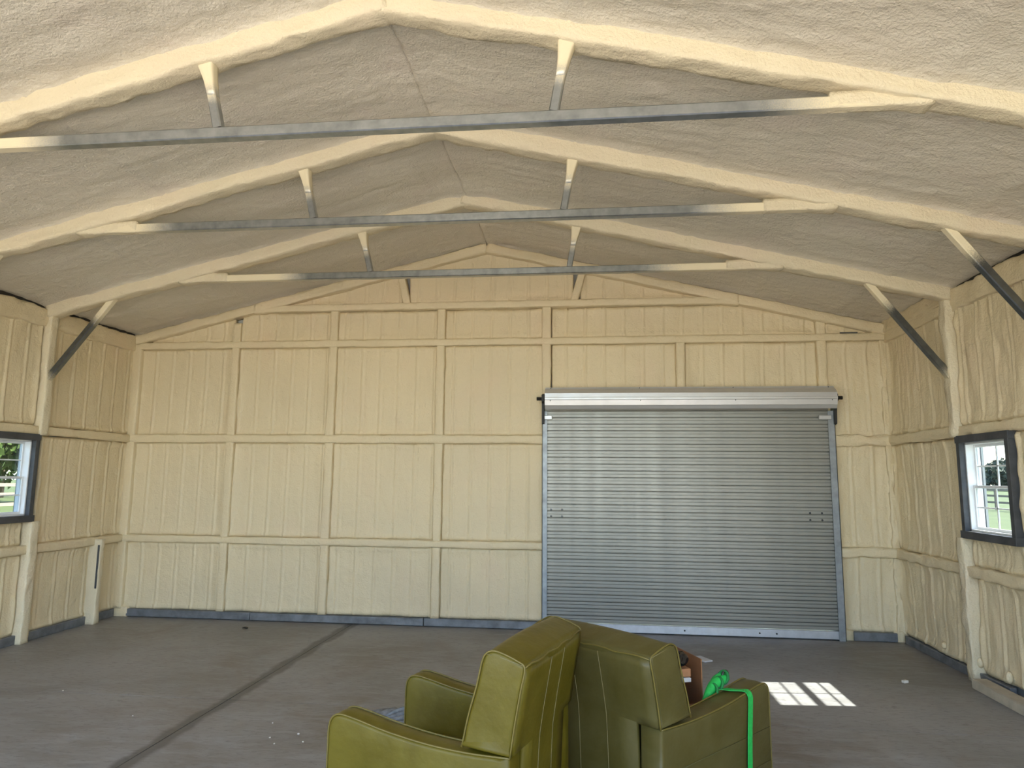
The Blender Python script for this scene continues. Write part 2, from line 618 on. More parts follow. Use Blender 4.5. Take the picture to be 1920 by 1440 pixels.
wall_panel(wall_back, 'back', -4.36, -3.27 - mh, Z3 + 0.04, lambda x: np.maximum(roof(x) - 0.02, Z3 + 0.045), 52, 0.4, rb)
wall_panel(wall_back, 'back', 0.455 + mh, 3.43 - mh, Z3 + 0.04, lambda x: np.minimum(Z4 - 0.045, roof(x) - 0.02), 53, 0.8, rb)
wall_panel(wall_back, 'back', 3.43 + mh, 3.98, Z3 + 0.04, lambda x: np.maximum(roof(x) - 0.02, Z3 + 0.045), 54, 1.2, rb)
wall_panel(wall_back, 'back', -2.95, -1.21 - 0.04, Z4 + 0.04, lambda x: np.maximum(roof(x) + 0.02, Z4 + 0.045), 55, 0.4, rb)
wall_panel(wall_back, 'back', -1.21 + 0.04, 0.79 - 0.04, Z4 + 0.04, rf(-0.02), 56, 0.4, rb)
wall_panel(wall_back, 'back', 0.79 + 0.04, 2.46, Z4 + 0.04, lambda x: np.maximum(roof(x) + 0.02, Z4 + 0.045), 57, 0.4, rb)
wall_panel(wall_back, 'back', 0.455 + mh, 1.93 - mh, 2.36, const(Z3 - 0.04), 58, 0.5, rb)
wall_panel(wall_back, 'back', 1.93 + mh, 3.43 - mh, 2.36, const(Z3 - 0.04), 59, 0.5, rb)
wall_panel(wall_back, 'back', 3.43 + mh, XR - 0.03, Z2 + 0.04, const(Z3 - 0.04), 60, 1.4, rb)
wall_panel(wall_back, 'back', 3.52, XR - 0.03, Z1 + 0.04, const(Z2 - 0.04), 61, 1.4, rb)
wall_panel(wall_back, 'back', 3.52, XR - 0.03, 0.09, const(Z1 - 0.04), 62, 1.4, rb)


def bk_bar(nm, x0, z0, x1, z1, wd, dep, seed, **kw):
    dx, dz = x1 - x0, z1 - z0
    L = math.hypot(dx, dz)
    foam_bar(nm, (x0, D + 0.01, z0), (x1, D + 0.01, z1), (-dz / L, 0, dx / L), (0, -1, 0), wd, dep, M_FOAM, wall_back, seed, **kw)


for k, (x, z0, z1) in enumerate(((-3.27, 0.09, 3.43), (-2.065, 0.09, Z4), (-0.777, 0.09, Z4), (0.445, 2.45, Z4), (1.93, 2.45, Z3), (3.43, 2.45, 3.36))):
    bk_bar('post', x, z0, x, z1, 0.10, 0.062, 70 + k)
bk_bar('corner_post', XL + 0.055, 0.09, XL + 0.055, EAVE - 0.02, 0.11, 0.07, 78)
bk_bar('corner_post', XR - 0.03, 0.02, XR - 0.03, EAVE - 0.03, 0.09, 0.05, 79, amp=0.03)
bk_bar('foam_toe', XL, 0.05, -4.385, 0.05, 0.11, 0.06, 77)
bk_bar('foam_toe', 4.0, 0.05, XR, 0.05, 0.11, 0.05, 76)
bk_bar('foam_toe', 3.50, 0.05, 3.605, 0.05, 0.11, 0.04, 75)
bk_bar('girt', XL, Z1, 0.43, Z1, 0.082, 0.074, 80)
bk_bar('girt', XL, Z2, 0.43, Z2, 0.095, 0.074, 81)
bk_bar('girt', XL, Z3, XR, Z3, 0.082, 0.074, 82)
bk_bar('girt', 3.50, Z1, XR, Z1, 0.10, 0.08, 83, amp=0.02)
bk_bar('girt', 3.50, Z2, XR, Z2, 0.11, 0.08, 84, amp=0.03)
bk_bar('chord', -3.05, Z4, 2.57, Z4, 0.085, 0.09, 85, ends=(0.5, 0.5))
bk_bar('web', -1.18, Z4, -1.27, 3.97, 0.085, 0.08, 86)
bk_bar('web', 0.75, Z4, 0.855, 3.97, 0.085, 0.08, 87)
for xe, sdd in ((XL, 88), (XR, 89)):
    bk_bar('rafter', xe, EAVE + 0.02, XA, RIDGE + 0.02, 0.11, 0.10, sdd, amp=0.012)
box('dark_girt_strip', 3.62, 3.80, D - 0.075, D - 0.06, Z3 + 0.038, Z3 + 0.048, M_DARK, wall_back)  # thin dark strip drawn along the top girt

# --- side walls
BAYS = [D - SP * k for k in range(7)]


def side_wall(side):
    X = XL if side == 'left' else XR
    sg = 1 if side == 'left' else -1
    W0, W1, WZ0, WZ1 = 5.58, 6.32, 1.17, 1.99
    bm = bmesh.new()
    xo = X - sg * 0.09
    for (a, b, c, d) in ((YF, W0, 0, EAVE + 0.17), (W1, D + 0.09, 0, EAVE + 0.17), (W0, W1, 0, WZ0), (W0, W1, WZ1, EAVE + 0.17)):
        add_box(bm, min(xo, xo - sg * 0.05), max(xo, xo - sg * 0.05), a, b, c, d)
    wl = from_bm('wall_' + side, bm, M_SIDING)
    tag(wl, 'cream foam side wall ' + ('holding the window with trees outside' if side == 'left' else 'holding the window above the plank on the floor'), 'wall', kind='structure')
    wild = 0.3 if side == 'left' else 1.6
    rb = 6.669 if side == 'left' else 6.75
    s0 = 100 if side == 'left' else 200
    for k in range(6):
        y1, y0 = BAYS[k] - (0.02 if k == 0 else 0.06), BAYS[k + 1] + 0.06
        for t, (z0, z1) in enumerate(((0.085, Z1 - 0.045), (Z1 + 0.045, Z2 - 0.05), (Z2 + 0.05, EAVE - 0.055))):
            sd = s0 + k * 5 + t
            if k > 4:                                   # behind the camera: plain, coarse
                box('foam_panel', min(X, X - sg * 0.06), max(X, X - sg * 0.06), y0 - 0.06, y1 + 0.06, z0, z1, M_FOAM, wl)
                continue
            if k == 1 and t == 1:
                wall_panel(wl, side, y0, W0 - 0.005, z0, const(z1), sd, wild, rb)
                wall_panel(wl, side, W0 + 0.005, W1 - 0.04, z0, const(WZ0 - 0.005), sd + 60, wild, rb)
                continue
            wall_panel(wl, side, y0, y1, z0, const(z1), sd, wild, rb)
    for k, z in enumerate((Z1, Z2)):
        foam_bar('girt', (X - sg * 0.01, YF, z), (X - sg * 0.01, D, z), (0, 0, 1), (sg, 0, 0), 0.09, 0.07, M_FOAM, wl, s0 + 40 + k, 0.007 if side == 'left' else 0.018)
    # bare dark strip where the foam stops short of the roof
    box('eave_strip', min(X - sg * 0.06, X + sg * 0.004), max(X - sg * 0.06, X + sg * 0.004), YF, D - 0.02, EAVE - 0.075, EAVE + 0.14, M_GAP, wl)
    foam_bar('top_rail', (X - sg * 0.01, YF, EAVE - 0.02), (X - sg * 0.01, D, EAVE - 0.02), (0, 0, 1), (sg, 0, 0), 0.18, 0.05, M_FOAM, wl, s0 + 45, 0.02)
    if side == 'right':
        foam_bar('eave_filler', (X, T3, EAVE + 0.05), (X, D, EAVE + 0.05), (0, 0, 1), (-1, 0, 0), 0.14, 0.05, M_FOAM, wl, 247, 0.02)
    return wl


wall_left = side_wall('left')
wall_right = side_wall('right')
# short jack post on the left wall beside the far corner
foam_bar('jack_post', (XL + 0.01, 7.29, 0.0), (XL + 0.01, 7.29, Z1 + 0.02), (0, 1, 0), (1, 0, 0), 0.075, 0.12, M_FOAMB, wall_left, 140, 0.01, (0.3, 0))
box('dark_edge', XL + 0.10, XL + 0.12, 7.248, 7.254, 0.38, Z1 - 0.04, M_DARK, wall_left)  # thin dark strip drawn along one side of the jack post
# foam drips at the foot of the right wall
random.seed(12)
for k in range(9):
    y = 6.9 - 0.31 * k + random.uniform(-0.08, 0.08)
    bm = bmesh.new()
    bmesh.ops.create_icosphere(bm, subdivisions=2, radius=1, matrix=Matrix.Translation((XR - 0.02, y, 0.12 + random.uniform(0, 0.06))) @ Matrix.Diagonal((0.026, random.uniform(0.018, 0.028), random.uniform(0.03, 0.05), 1)))
    from_bm('foam_drip', bm, M_FOAM, wall_right, True)

# --- front end, behind the camera: the gable stands open, only its frame is there
bm = bmesh.new()
for a, b in ((XL - 0.14, XL + 0.16), (XR - 0.16, XR + 0.14)):
    add_box(bm, a, b, YF - 0.12, YF, 0, EAVE + 0.1)
for a, b in ((XL - 0.1, XA), (XA, XR + 0.1)):
    za, zb = (EAVE, RIDGE) if b == XA else (RIDGE, EAVE)
    vs = [bm.verts.new((x, y, z + dz)) for x, z in ((a, za), (b, zb)) for dz in (-0.05, 0.19) for y in (YF - 0.12, YF)]
    for f in ((0, 1, 3, 2), (4, 6, 7, 5), (0, 4, 5, 1), (2, 3, 7, 6), (0, 2, 6, 4), (1, 5, 7, 3)):
        bm.faces.new([vs[i] for i in f])
wall_front = from_bm('wall_front', bm, M_FOAM)
tag(wall_front, 'open front gable frame of two corner posts and rafters', 'wall', kind='structure')

# ------------------------------------------------------------------ ceiling
CE = 0.105      # foam skin lies this far above the rafters' underside
bm = bmesh.new()
for xa_, xb_ in ((XL - 0.2, XA), (XA, XR + 0.2)):
    vs = []
    for x in (xa_, xb_):
        zz = EAVE + (RIDGE - EAVE) * ((x - XL) / (XA - XL) if xa_ < XL else (XR - x) / (XR - XA))
        for dz in (0.19, 0.23):
            for y in (YF - 0.1, D + 0.15):
                vs.append(bm.verts.new((x, y, zz + dz)))
    for f in ((0, 1, 3, 2), (4, 6, 7, 5), (0, 4, 5, 1), (2, 3, 7, 6), (0, 2, 6, 4), (1, 5, 7, 3)):
        bm.faces.new([vs[i] for i in f])
ceiling = from_bm('ceiling', bm, M_SIDING)
tag(ceiling, 'gabled ceiling coated in rippled beige spray foam between the trusses', 'ceiling', kind='structure')
SEAMS = [-4.1, -3.3, -2.4, -1.5, -0.58, 0.84, 1.78, 2.7, 3.55]


def ceil_panel(y0, y1, left, seed, edge):
    x0, x1 = (XL - 0.02, XA) if left else (XA, XR + 0.02)
    nu, nv = int((x1 - x0) / 0.022), int((y1 - y0) / 0.018)
    x = np.linspace(x0, x1, nu)[:, None] * np.ones((1, nv))
    y = np.linspace(y0, y1, nv)[None, :] * np.ones((nu, 1))
    z = roof(x) + CE
    o = seed * 5.1
    h = 0.020 * fbm(x * 0.8, y * 3.2, 3) + 0.006 * fbm(x * 3.0, y * 14, 2) + 0.009 * fbm(x * 2.3 + 7, y * 2.1, 3) + 0.004 * fbm(x * 16, y * 20, 2)
    for s in SEAMS:
        q = x - s - 0.012 * fbm(y * 2.2 + s, y * 0 + s)
        on = np.clip(0.7 + 2.2 * fbm(y * 0.8 + s * 3, y * 0 + s), 0, 1)
        h = h + 0.011 * np.exp(-(q / 0.05) ** 2) - 0.014 * on * np.exp(-(q / 0.009) ** 2)
    if edge:
        e = np.minimum(y - y0, y1 - y)
        h = h + (0.055 + 0.03 * fbm(x * 3 + o, y * 0 + o)) * np.exp(-e / 0.035)
    r = np.abs(x - XA)
    h = h + 0.03 * np.exp(-(r / 0.12) ** 2)
    P = np.stack([x, y, z - h], -1)
    P = P[:, ::-1]
    sheet('foam_panel', P, (0, 0, 0.135), M_FOAMC, ceiling)


for k in range(6):
    for lf in (True, False):
        e = k < 4
        ceil_panel(BAYS[k + 1] + (0.03 if k < 3 else 0.0), BAYS[k] - (0.03 if 0 < k < 4 else 0.0), lf, 300 + k * 2 + lf, e)

# ------------------------------------------------------------------ trusses
TL = ['foam coated steel roof truss nearest to the roll-up door wall, second pair of knee braces on its columns',
      'foam coated middle roof truss hung between the two others',
      'foam coated roof truss above the leather chairs, farthest from the roll-up door']
TL[0] = 'foam coated steel roof truss hung nearest to the roll-up door wall'
for k, (ty, fl, fr) in enumerate(((T3, -1.95, 1.35), (T2, -2.45, 1.6), (T1, -2.25, 1.75))):
    t = empty('roof_truss', (XA, ty, 0))
    tag(t, TL[k], 'truss', 'steel roof trusses of the building')
    s = 400 + k * 20
    slL = math.atan2(RIDGE - EAVE, XA - XL)
    slR = math.atan2(RIDGE - EAVE, XR - XA)
    up = CE + 0.03
    # rafters: fixed face up against the ceiling skin, hanging down into the room
    for xe, sl, q in ((XL, slL, 0), (XR, -slR, 1)):
        dd = (math.sin(sl), 0, -math.cos(sl))
        foam_bar('rafter', (xe, ty, EAVE + up), (XA + (0.02 if q == 0 else -0.02), ty, RIDGE + up), (0, 1, 0), dd, 0.15, 0.145, M_FOAMB, t, s + q, 0.016)
    # horizontal chord: bare galvanised tube, sprayed over at both ends
    x0, x1 = -3.05, 2.58
    f = lambda x: (x - x0) / (x1 - x0)
    steel_bar('chord', (x0, ty, ZC), (x1, ty, ZC), (0, 0, 1), 0.066, 0.066, M_OVER, t,
              ([0, f(fl - 0.25), f(fl + 0.25), f(fr - 0.1), f(fr + 0.55), 1], [1, 0.85, 0, 0, 0.85, 1]), 60)
    foam_bar('chord_end', (x0 - 0.10, ty, ZC + 0.034), (x0 + 0.40, ty, ZC + 0.030), (0, 1, 0), (0, 0, -1), 0.070, 0.066, M_FOAMB, t, s + 3, 0.008, (0.9, 0))
    foam_bar('chord_end', (x1 + 0.10, ty, ZC + 0.034), (x1 - 0.40, ty, ZC + 0.030), (0, 1, 0), (0, 0, -1), 0.070, 0.066, M_FOAMB, t, s + 4, 0.008, (0.9, 0))
    for xb_, xt_ in ((-1.19, -1.30), (0.745, 0.825)):
        zt_ = float(roof(xt_)) + 0.05
        steel_bar('web', (xb_, ty, ZC + 0.033), (xt_, ty, zt_), (0, 1, 0), 0.052, 0.058, M_OVER, t, ([0, 0.25, 0.55, 1], [0, 0.1, 0.8, 1]), 30)
        # foam flare where the web meets the rafter
        q = 0.55
        foam_bar('web_flare', (xt_ - (xt_ - xb_) * q, ty + 0.010, zt_ - (zt_ - ZC - 0.033) * q), (xt_ + (xt_ - xb_) * 0.05, ty + 0.006, zt_ + 0.02), (1, 0, 0), (0, -1, 0), 0.050, 0.040, M_OVER, t, s + 6, 0.003, (0, 1.3), foam=([0, 0.3, 0.6, 1], [0.35, 0.75, 1, 1]))
    for sgn, xt_, zt_, xb_, zb_, X in ((1, 3.40, 3.40, 4.07, 2.50, XR), (-1, -3.86, 3.40, -4.54, 2.53, XL)):
        steel_bar('knee_brace', (xb_, ty, zb_), (xt_, ty, zt_), (0, 1, 0), 0.055, 0.06, M_OVERD, t, ([0, 0.06, 0.2, 0.62, 0.8, 1], [0.8, 0.5, 0.0, 0.0, 0.75, 1]), 30)
        sg = -sgn
        parts = ((0.0, EAVE + 0.05),) if k != 0 else ((0.0, 1.155), (2.0, EAVE + 0.05))
        for q, (za, zb) in enumerate(parts):
            foam_bar('column', (X - sg * 0.01, ty, za), (X - sg * 0.01, ty, zb), (0, 1, 0), (sg, 0, 0), 0.105, 0.095, M_FOAMB, t, s + 10 + q + (sgn > 0) * 4, 0.012 if sgn < 0 else 0.02)

# ------------------------------------------------------------------ baseboards
def rail(name, label, segs):
    bm = bmesh.new()
    for q in segs:
        add_box(bm, *q)
    bmesh.ops.bevel(bm, geom=bm.edges[:], offset=0.004, segments=1, affect='EDGES')
    o = from_bm(name, bm, M_RAIL)
    tag(o, label, 'baseboard', kind='structure')
    return o


M_RAIL = steel_mat('rail_steel', (0.22, 0.235, 0.26), 0.45, 0.35, 0.45)
rail('baseboard_back', 'blue grey steel base rail along the foot of the gable wall', [(-4.40, -2.9, D - 0.05, D + 0.02, 0.006, 0.088), (-2.895, -0.9, D - 0.052, D + 0.02, 0.006, 0.086), (-0.895, 0.39, D - 0.05, D + 0.02, 0.006, 0.088)])
rail('baseboard_corner', 'short blue grey steel rail right of the roll-up door', [(3.60, 4.02, D - 0.06, D + 0.02, 0.004, 0.09)])
rail('baseboard_left', 'dark steel base rail along the wall with the tree view', [(XL - 0.02, XL + 0.035, 7.36, 7.70, 0.0, 0.085), (XL - 0.02, XL + 0.035, 6.44, 7.24, 0.0, 0.085), (XL - 0.02, XL + 0.035, YF, 6.43, 0.0, 0.085)])
rail('baseboard_right', 'dark steel base rail ending at the plank', [(XR - 0.03, XR + 0.02, 5.9, 7.68, 0.0, 0.075)])

# ------------------------------------------------------------------ roll-up door
DX0, DX1 = 0.437, 3.463
door = empty('door_1', ((DX0 + DX1) / 2, D - 0.06, 0))
tag(door, 'grey corrugated steel roll-up door with hood in the gable wall', 'door', kind='structure')
PITCHZ = 0.0730
yd = D - 0.055
me0 = None
z = 0.095
ns = 0
# one corrugation: broad flat, a sunk bead, a narrow rib
prof = [(0.014, 0.0), (0.014, 0.0035), (-0.006, 0.0055), (-0.009, 0.012), (-0.009, 0.0405), (0.010, 0.042), (0.010, 0.045), (-0.007, 0.046), (-0.007, 0.0705), (0.014, PITCHZ), (0.018, PITCHZ), (0.018, 0.0)]
while z < 2.40:
    if me0 is None:
        bm = bmesh.new()
        Av = [bm.verts.new((DX0 + 0.005, yd + a, b)) for a, b in prof]
        Bv = [bm.verts.new((DX1 - 0.005, yd + a, b)) for a, b in prof]
        bm.faces.new(Av)
        bm.faces.new(Bv[::-1])
        for i in range(len(prof)):
            j = (i + 1) % len(prof)
            bm.faces.new((Av[i], Bv[i], Bv[j], Av[j]))
        bmesh.ops.recalc_face_normals(bm, faces=bm.faces)
        me0 = bpy.data.meshes.new('slat')
        bm.to_mesh(me0)
        bm.free()
        me0.materials.append(M_DOOR)
    o = bpy.data.objects.new('slat', me0)
    COL.objects.link(o)
    o.parent = door
    o.matrix_parent_inverse = door.matrix_world.inverted()
    o.location = (0, 0.0015 * math.sin(ns * 2.1), z)
    z += PITCHZ
    ns += 1
box('bottom_bar', DX0 + 0.005, DX1 - 0.005, yd - 0.016, yd + 0.02, 0.012, 0.094, M_BAR, door, 0.004, 1)
box('bottom_seal', DX0 + 0.01, DX1 - 0.01, yd - 0.004, yd + 0.012, 0.0, 0.012, M_BLACK, door)
for x0, x1, in ((DX0 - 0.035, DX0 + 0.02), (DX1 - 0.02, DX1 + 0.05)):
    bm = bmesh.new()
    add_box(bm, x0, x1, yd - 0.032, yd - 0.026, 0, 2.36)
    s_ = x0 if x0 < 1 else x1 - 0.006
    add_box(bm, s_, s_ + 0.006, yd - 0.032, D + 0.04, 0, 2.36)
    add_box(bm, x0, x1, yd + 0.02, yd + 0.026, 0, 2.36)
    from_bm('guide', bm, M_GALV, door)
hood = [(D, 2.615), (7.60, 2.615), (7.595, 2.60), (7.545, 2.575), (7.51, 2.545), (7.502, 2.54), (7.50, 2.495), (7.492, 2.49), (7.492, 2.47), (7.50, 2.465), (7.51, 2.41), (7.518, 2.405), (7.535, 2.372), (7.545, 2.372), (7.52, 2.43), (7.515, 2.50), (7.55, 2.565), (7.61, 2.60), (D, 2.60)]
hd = prism('hood', hood, 'x', 0.44, 3.495, M_HOOD, door)
for x in (0.50, 1.47, 2.46, 3.44):
    for (yy, zz) in ((7.494, 2.458), (7.596, 2.606)):
        bm = bmesh.new()
        bmesh.ops.create_icosphere(bm, subdivisions=1, radius=0.006, matrix=Matrix.Translation((x, yy, zz)))
        from_bm('screw', bm, M_DARK, hd)
tube('barrel', [(0.46, 7.62, 2.49), (3.47, 7.62, 2.49)], 0.085, M_DOOR, door, 20)
tube('axle', [(0.345, 7.60, 2.49), (3.575, 7.60, 2.49)], 0.02, M_BLACK, door, 10)
for x in (0.40, 3.50):
    prism('bracket', [(D, 2.57), (7.58, 2.53), (7.575, 2.46), (7.62, 2.44), (7.65, 2.22), (D, 2.20)], 'x', x + 0.0, x + 0.028, M_BLACK, door)
for x0, x1 in ((DX0 - 0.03, DX0 + 0.075), (DX1 - 0.115, DX1 + 0.012)):
    box('stop_plate', x0, x1, yd - 0.045, yd - 0.032, 2.265, 2.31, M_HOOD, door, 0.004, 1)
for x0, z0 in ((3.22, 1.21), (3.34, 1.21), (0.50, 1.21), (0.62, 1.21)):
    for dz in (0, 0.073):
        tube('bolt', [(x0, yd + 0.002, z0 + dz), (x0, yd - 0.013, z0 + dz)], 0.011, M_DARK if x0 > 1 else M_GALV, door, 8)
for x in (1.9, 2.66, 2.83):
    tube('bolt', [(x, yd, 0.052), (x, yd - 0.024, 0.052)], 0.009, M_DARK, door, 8)

# ------------------------------------------------------------------ windows
def window(name, side, label):
    X = XL if side == 'left' else XR
    sg = 1 if side == 'left' else -1
    W0, W1, Z0, Z_1 = 5.575, 6.325, 1.165, 1.995
    wn_ = empty(name, (X, (W0 + W1) / 2, Z0))
    tag(wn_, label, 'window', kind='structure')

    def bx(nm, d0, d1, y0, y1, z0, z1, m, p, bev=0.002):
        a, b = X + sg * d0, X + sg * d1
        return box(nm, min(a, b), max(a, b), y0, y1, z0, z1, m, p, bev, 1)
    tw = 0.05
    # dark steel surround
    bx('trim_jamb', -0.10, 0.075, W0, W0 + tw, Z0, Z_1, M_DARK, wn_)
    bx('trim_jamb', -0.10, 0.075, W1 - tw, W1, Z0, Z_1, M_DARK, wn_)
    bx('trim_head', -0.10, 0.078, W0 - 0.01, W1 + 0.01, Z_1 - tw, Z_1 + 0.012, M_DARK, wn_)
    bx('trim_sill', -0.10, 0.085, W0 - 0.012, W1 + 0.012, Z0 - 0.012, Z0 + tw, M_DARK, wn_)
    a0, a1, b0, b1 = W0 + tw, W1 - tw, Z0 + tw, Z_1 - tw
    # white vinyl frame
    fw_ = 0.016
    bx('vinyl_jamb', -0.08, 0.03, a0, a0 + fw_, b0, b1, M_VINYL, wn_)
    bx('vinyl_jamb', -0.08, 0.03, a1 - fw_, a1, b0, b1, M_VINYL, wn_)
    bx('vinyl_head', -0.08, 0.03, a0, a1, b1 - fw_, b1, M_VINYL, wn_)
    bx('vinyl_sill', -0.08, 0.03, a0, a1, b0, b0 + fw_, M_VINYL, wn_)
    a0, a1, b0, b1 = a0 + fw_, a1 - fw_, b0 + fw_, b1 - fw_
    mid = (b0 + b1) / 2
    for d, z0, z1 in ((-0.045, mid - 0.012, b1), (-0.02, b0, mid + 0.012)):
        s_ = empty('sash', (X, (W0 + W1) / 2, z0))
        s_.parent = wn_
        s_.matrix_parent_inverse = wn_.matrix_world.inverted()
        s_.matrix_world = Matrix.Translation((X, (W0 + W1) / 2, z0))
        st = 0.018
        da, db = d - 0.012, d + 0.012
        bx('stile', da, db, a0, a0 + st, z0, z1, M_VINYL, s_)
        bx('stile', da, db, a1 - st, a1, z0, z1, M_VINYL, s_)
        bx('sash_rail', da, db, a0 + st, a1 - st, z1 - st - 0.004, z1, M_VINYL, s_)
        bx('sash_rail', da, db, a0 + st, a1 - st, z0, z0 + st + 0.004, M_VINYL, s_)
        ym = (a0 + a1) / 2
        zm = (z0 + z1) / 2
        bx('muntin', d - 0.005, d + 0.005, ym - 0.007, ym + 0.007, z0 + st, z1 - st, M_VINYL, s_, 0.001)
        bx('muntin', d - 0.005, d + 0.005, a0 + st, a1 - st, zm - 0.006, zm + 0.006, M_VINYL, s_, 0.001)
        for ya, yb in ((a0 + st, ym), (ym, a1 - st)):
            for za, zb in ((z0 + st, zm), (zm, z1 - st)):
                bx('pane', d - 0.0015, d + 0.0015, ya, yb, za, zb, M_GLASS, s_, 0)
    return wn_


window('window_1', 'right', 'steel framed sash window on the wall above the plank, sky outside')
window('window_2', 'left', 'steel framed sash window with trees outside')

# ------------------------------------------------------------------ armchairs
def catmull(pts, n=8):
    P = [Vector(p) for p in pts]
    P = [P[0] * 2 - P[1]] + P + [P[-1] * 2 - P[-2]]
    out = []
    for i in range(1, len(P) - 2):
        for k in range(n):
            t = k / n
            a, b, c, d = P[i - 1], P[i], P[i + 1], P[i + 2]
            out.append(0.5 * ((2 * b) + (c - a) * t + (2 * a - 5 * b + 4 * c - d) * t * t + (3 * b - a - 3 * c + d) * t ** 3))
    out.append(P[-2])
    return out


CH_W, ARM_W, CH_D = 0.74, 0.115, 0.82
# arm outline seen from the side (forward, up)
ARM_TOP = [(v.x, v.y) for v in catmull([(0.0, 0.590, 0), (0.18, 0.585, 0), (0.36, 0.592, 0), (0.54, 0.612, 0), (0.69, 0.638, 0), (0.765, 0.646, 0), (0.803, 0.63, 0), (0.818, 0.59, 0), (0.82, 0.50, 0)], 5)]
ARM_PROF = ARM_TOP + [(0.82, 0.07), (0.0, 0.07)]
# upper back cushion outline (forward, up)
BACK_PROF = [(v.x, v.y) for v in catmull([(0.0, 0.592, 0), (-0.018, 0.70, 0), (-0.042, 0.82, 0), (-0.058, 0.896, 0), (-0.03, 0.918, 0), (0.045, 0.942, 0), (0.085, 0.942, 0), (0.115, 0.915, 0), (0.14, 0.82, 0), (0.175, 0.71, 0), (0.20, 0.605, 0)], 4)]


def soft_slab(name, prof, y0, y1, m, parent, bev=0.022, puff=0.012, ny=11):
    """outline (forward, up) run across y; rounded rim and puffed sides like an upholstered block"""
    P = np.array(prof)
    c = P.mean(0)
    n = len(P)
    e = np.roll(P, -1, 0) - np.roll(P, 1, 0)
    nrm = np.stack([e[:, 1], -e[:, 0]], -1)
    nrm /= np.linalg.norm(nrm, axis=1)[:, None] + 1e-9
    if ((P - c) * nrm).sum() < 0:
        nrm = -nrm
    W = y1 - y0
    # side rounding: inset shrinks from bev to 0 as y moves bev inwards
    ring = []
    for a in np.linspace(0, math.pi / 2, 5):
        ring.append((y0 + bev * (1 - math.cos(a)), bev * (1 - math.sin(a))))
    mid = [(y0 + bev + (W - 2 * bev) * t, -puff * math.sin(math.pi * t)) for t in np.linspace(0, 1, ny)[1:-1]]
    full = ring + mid + [(y0 + y1 - y, ins) for y, ins in ring[::-1]]
    V = []
    for y, ins in full:
        Q = P - nrm * ins
        V += [(q[0], y, q[1]) for q in Q]
    F = []
    R = len(full)
    for r in range(R - 1):
        for i in range(n):
            j = (i + 1) % n
            F.append((r * n + i, r * n + j, (r + 1) * n + j, (r + 1) * n + i))
    F.append(tuple(range(n))[::-1])
    F.append(tuple(range((R - 1) * n, R * n)))
    me = bpy.data.meshes.new(name)
    me.from_pydata(V, [], F)
    bm = bmesh.new()
    bm.from_mesh(me)
    bmesh.ops.recalc_face_normals(bm, faces=bm.faces)
    bm.to_mesh(me)
    bm.free()
    return link(name, me, m, parent, True)


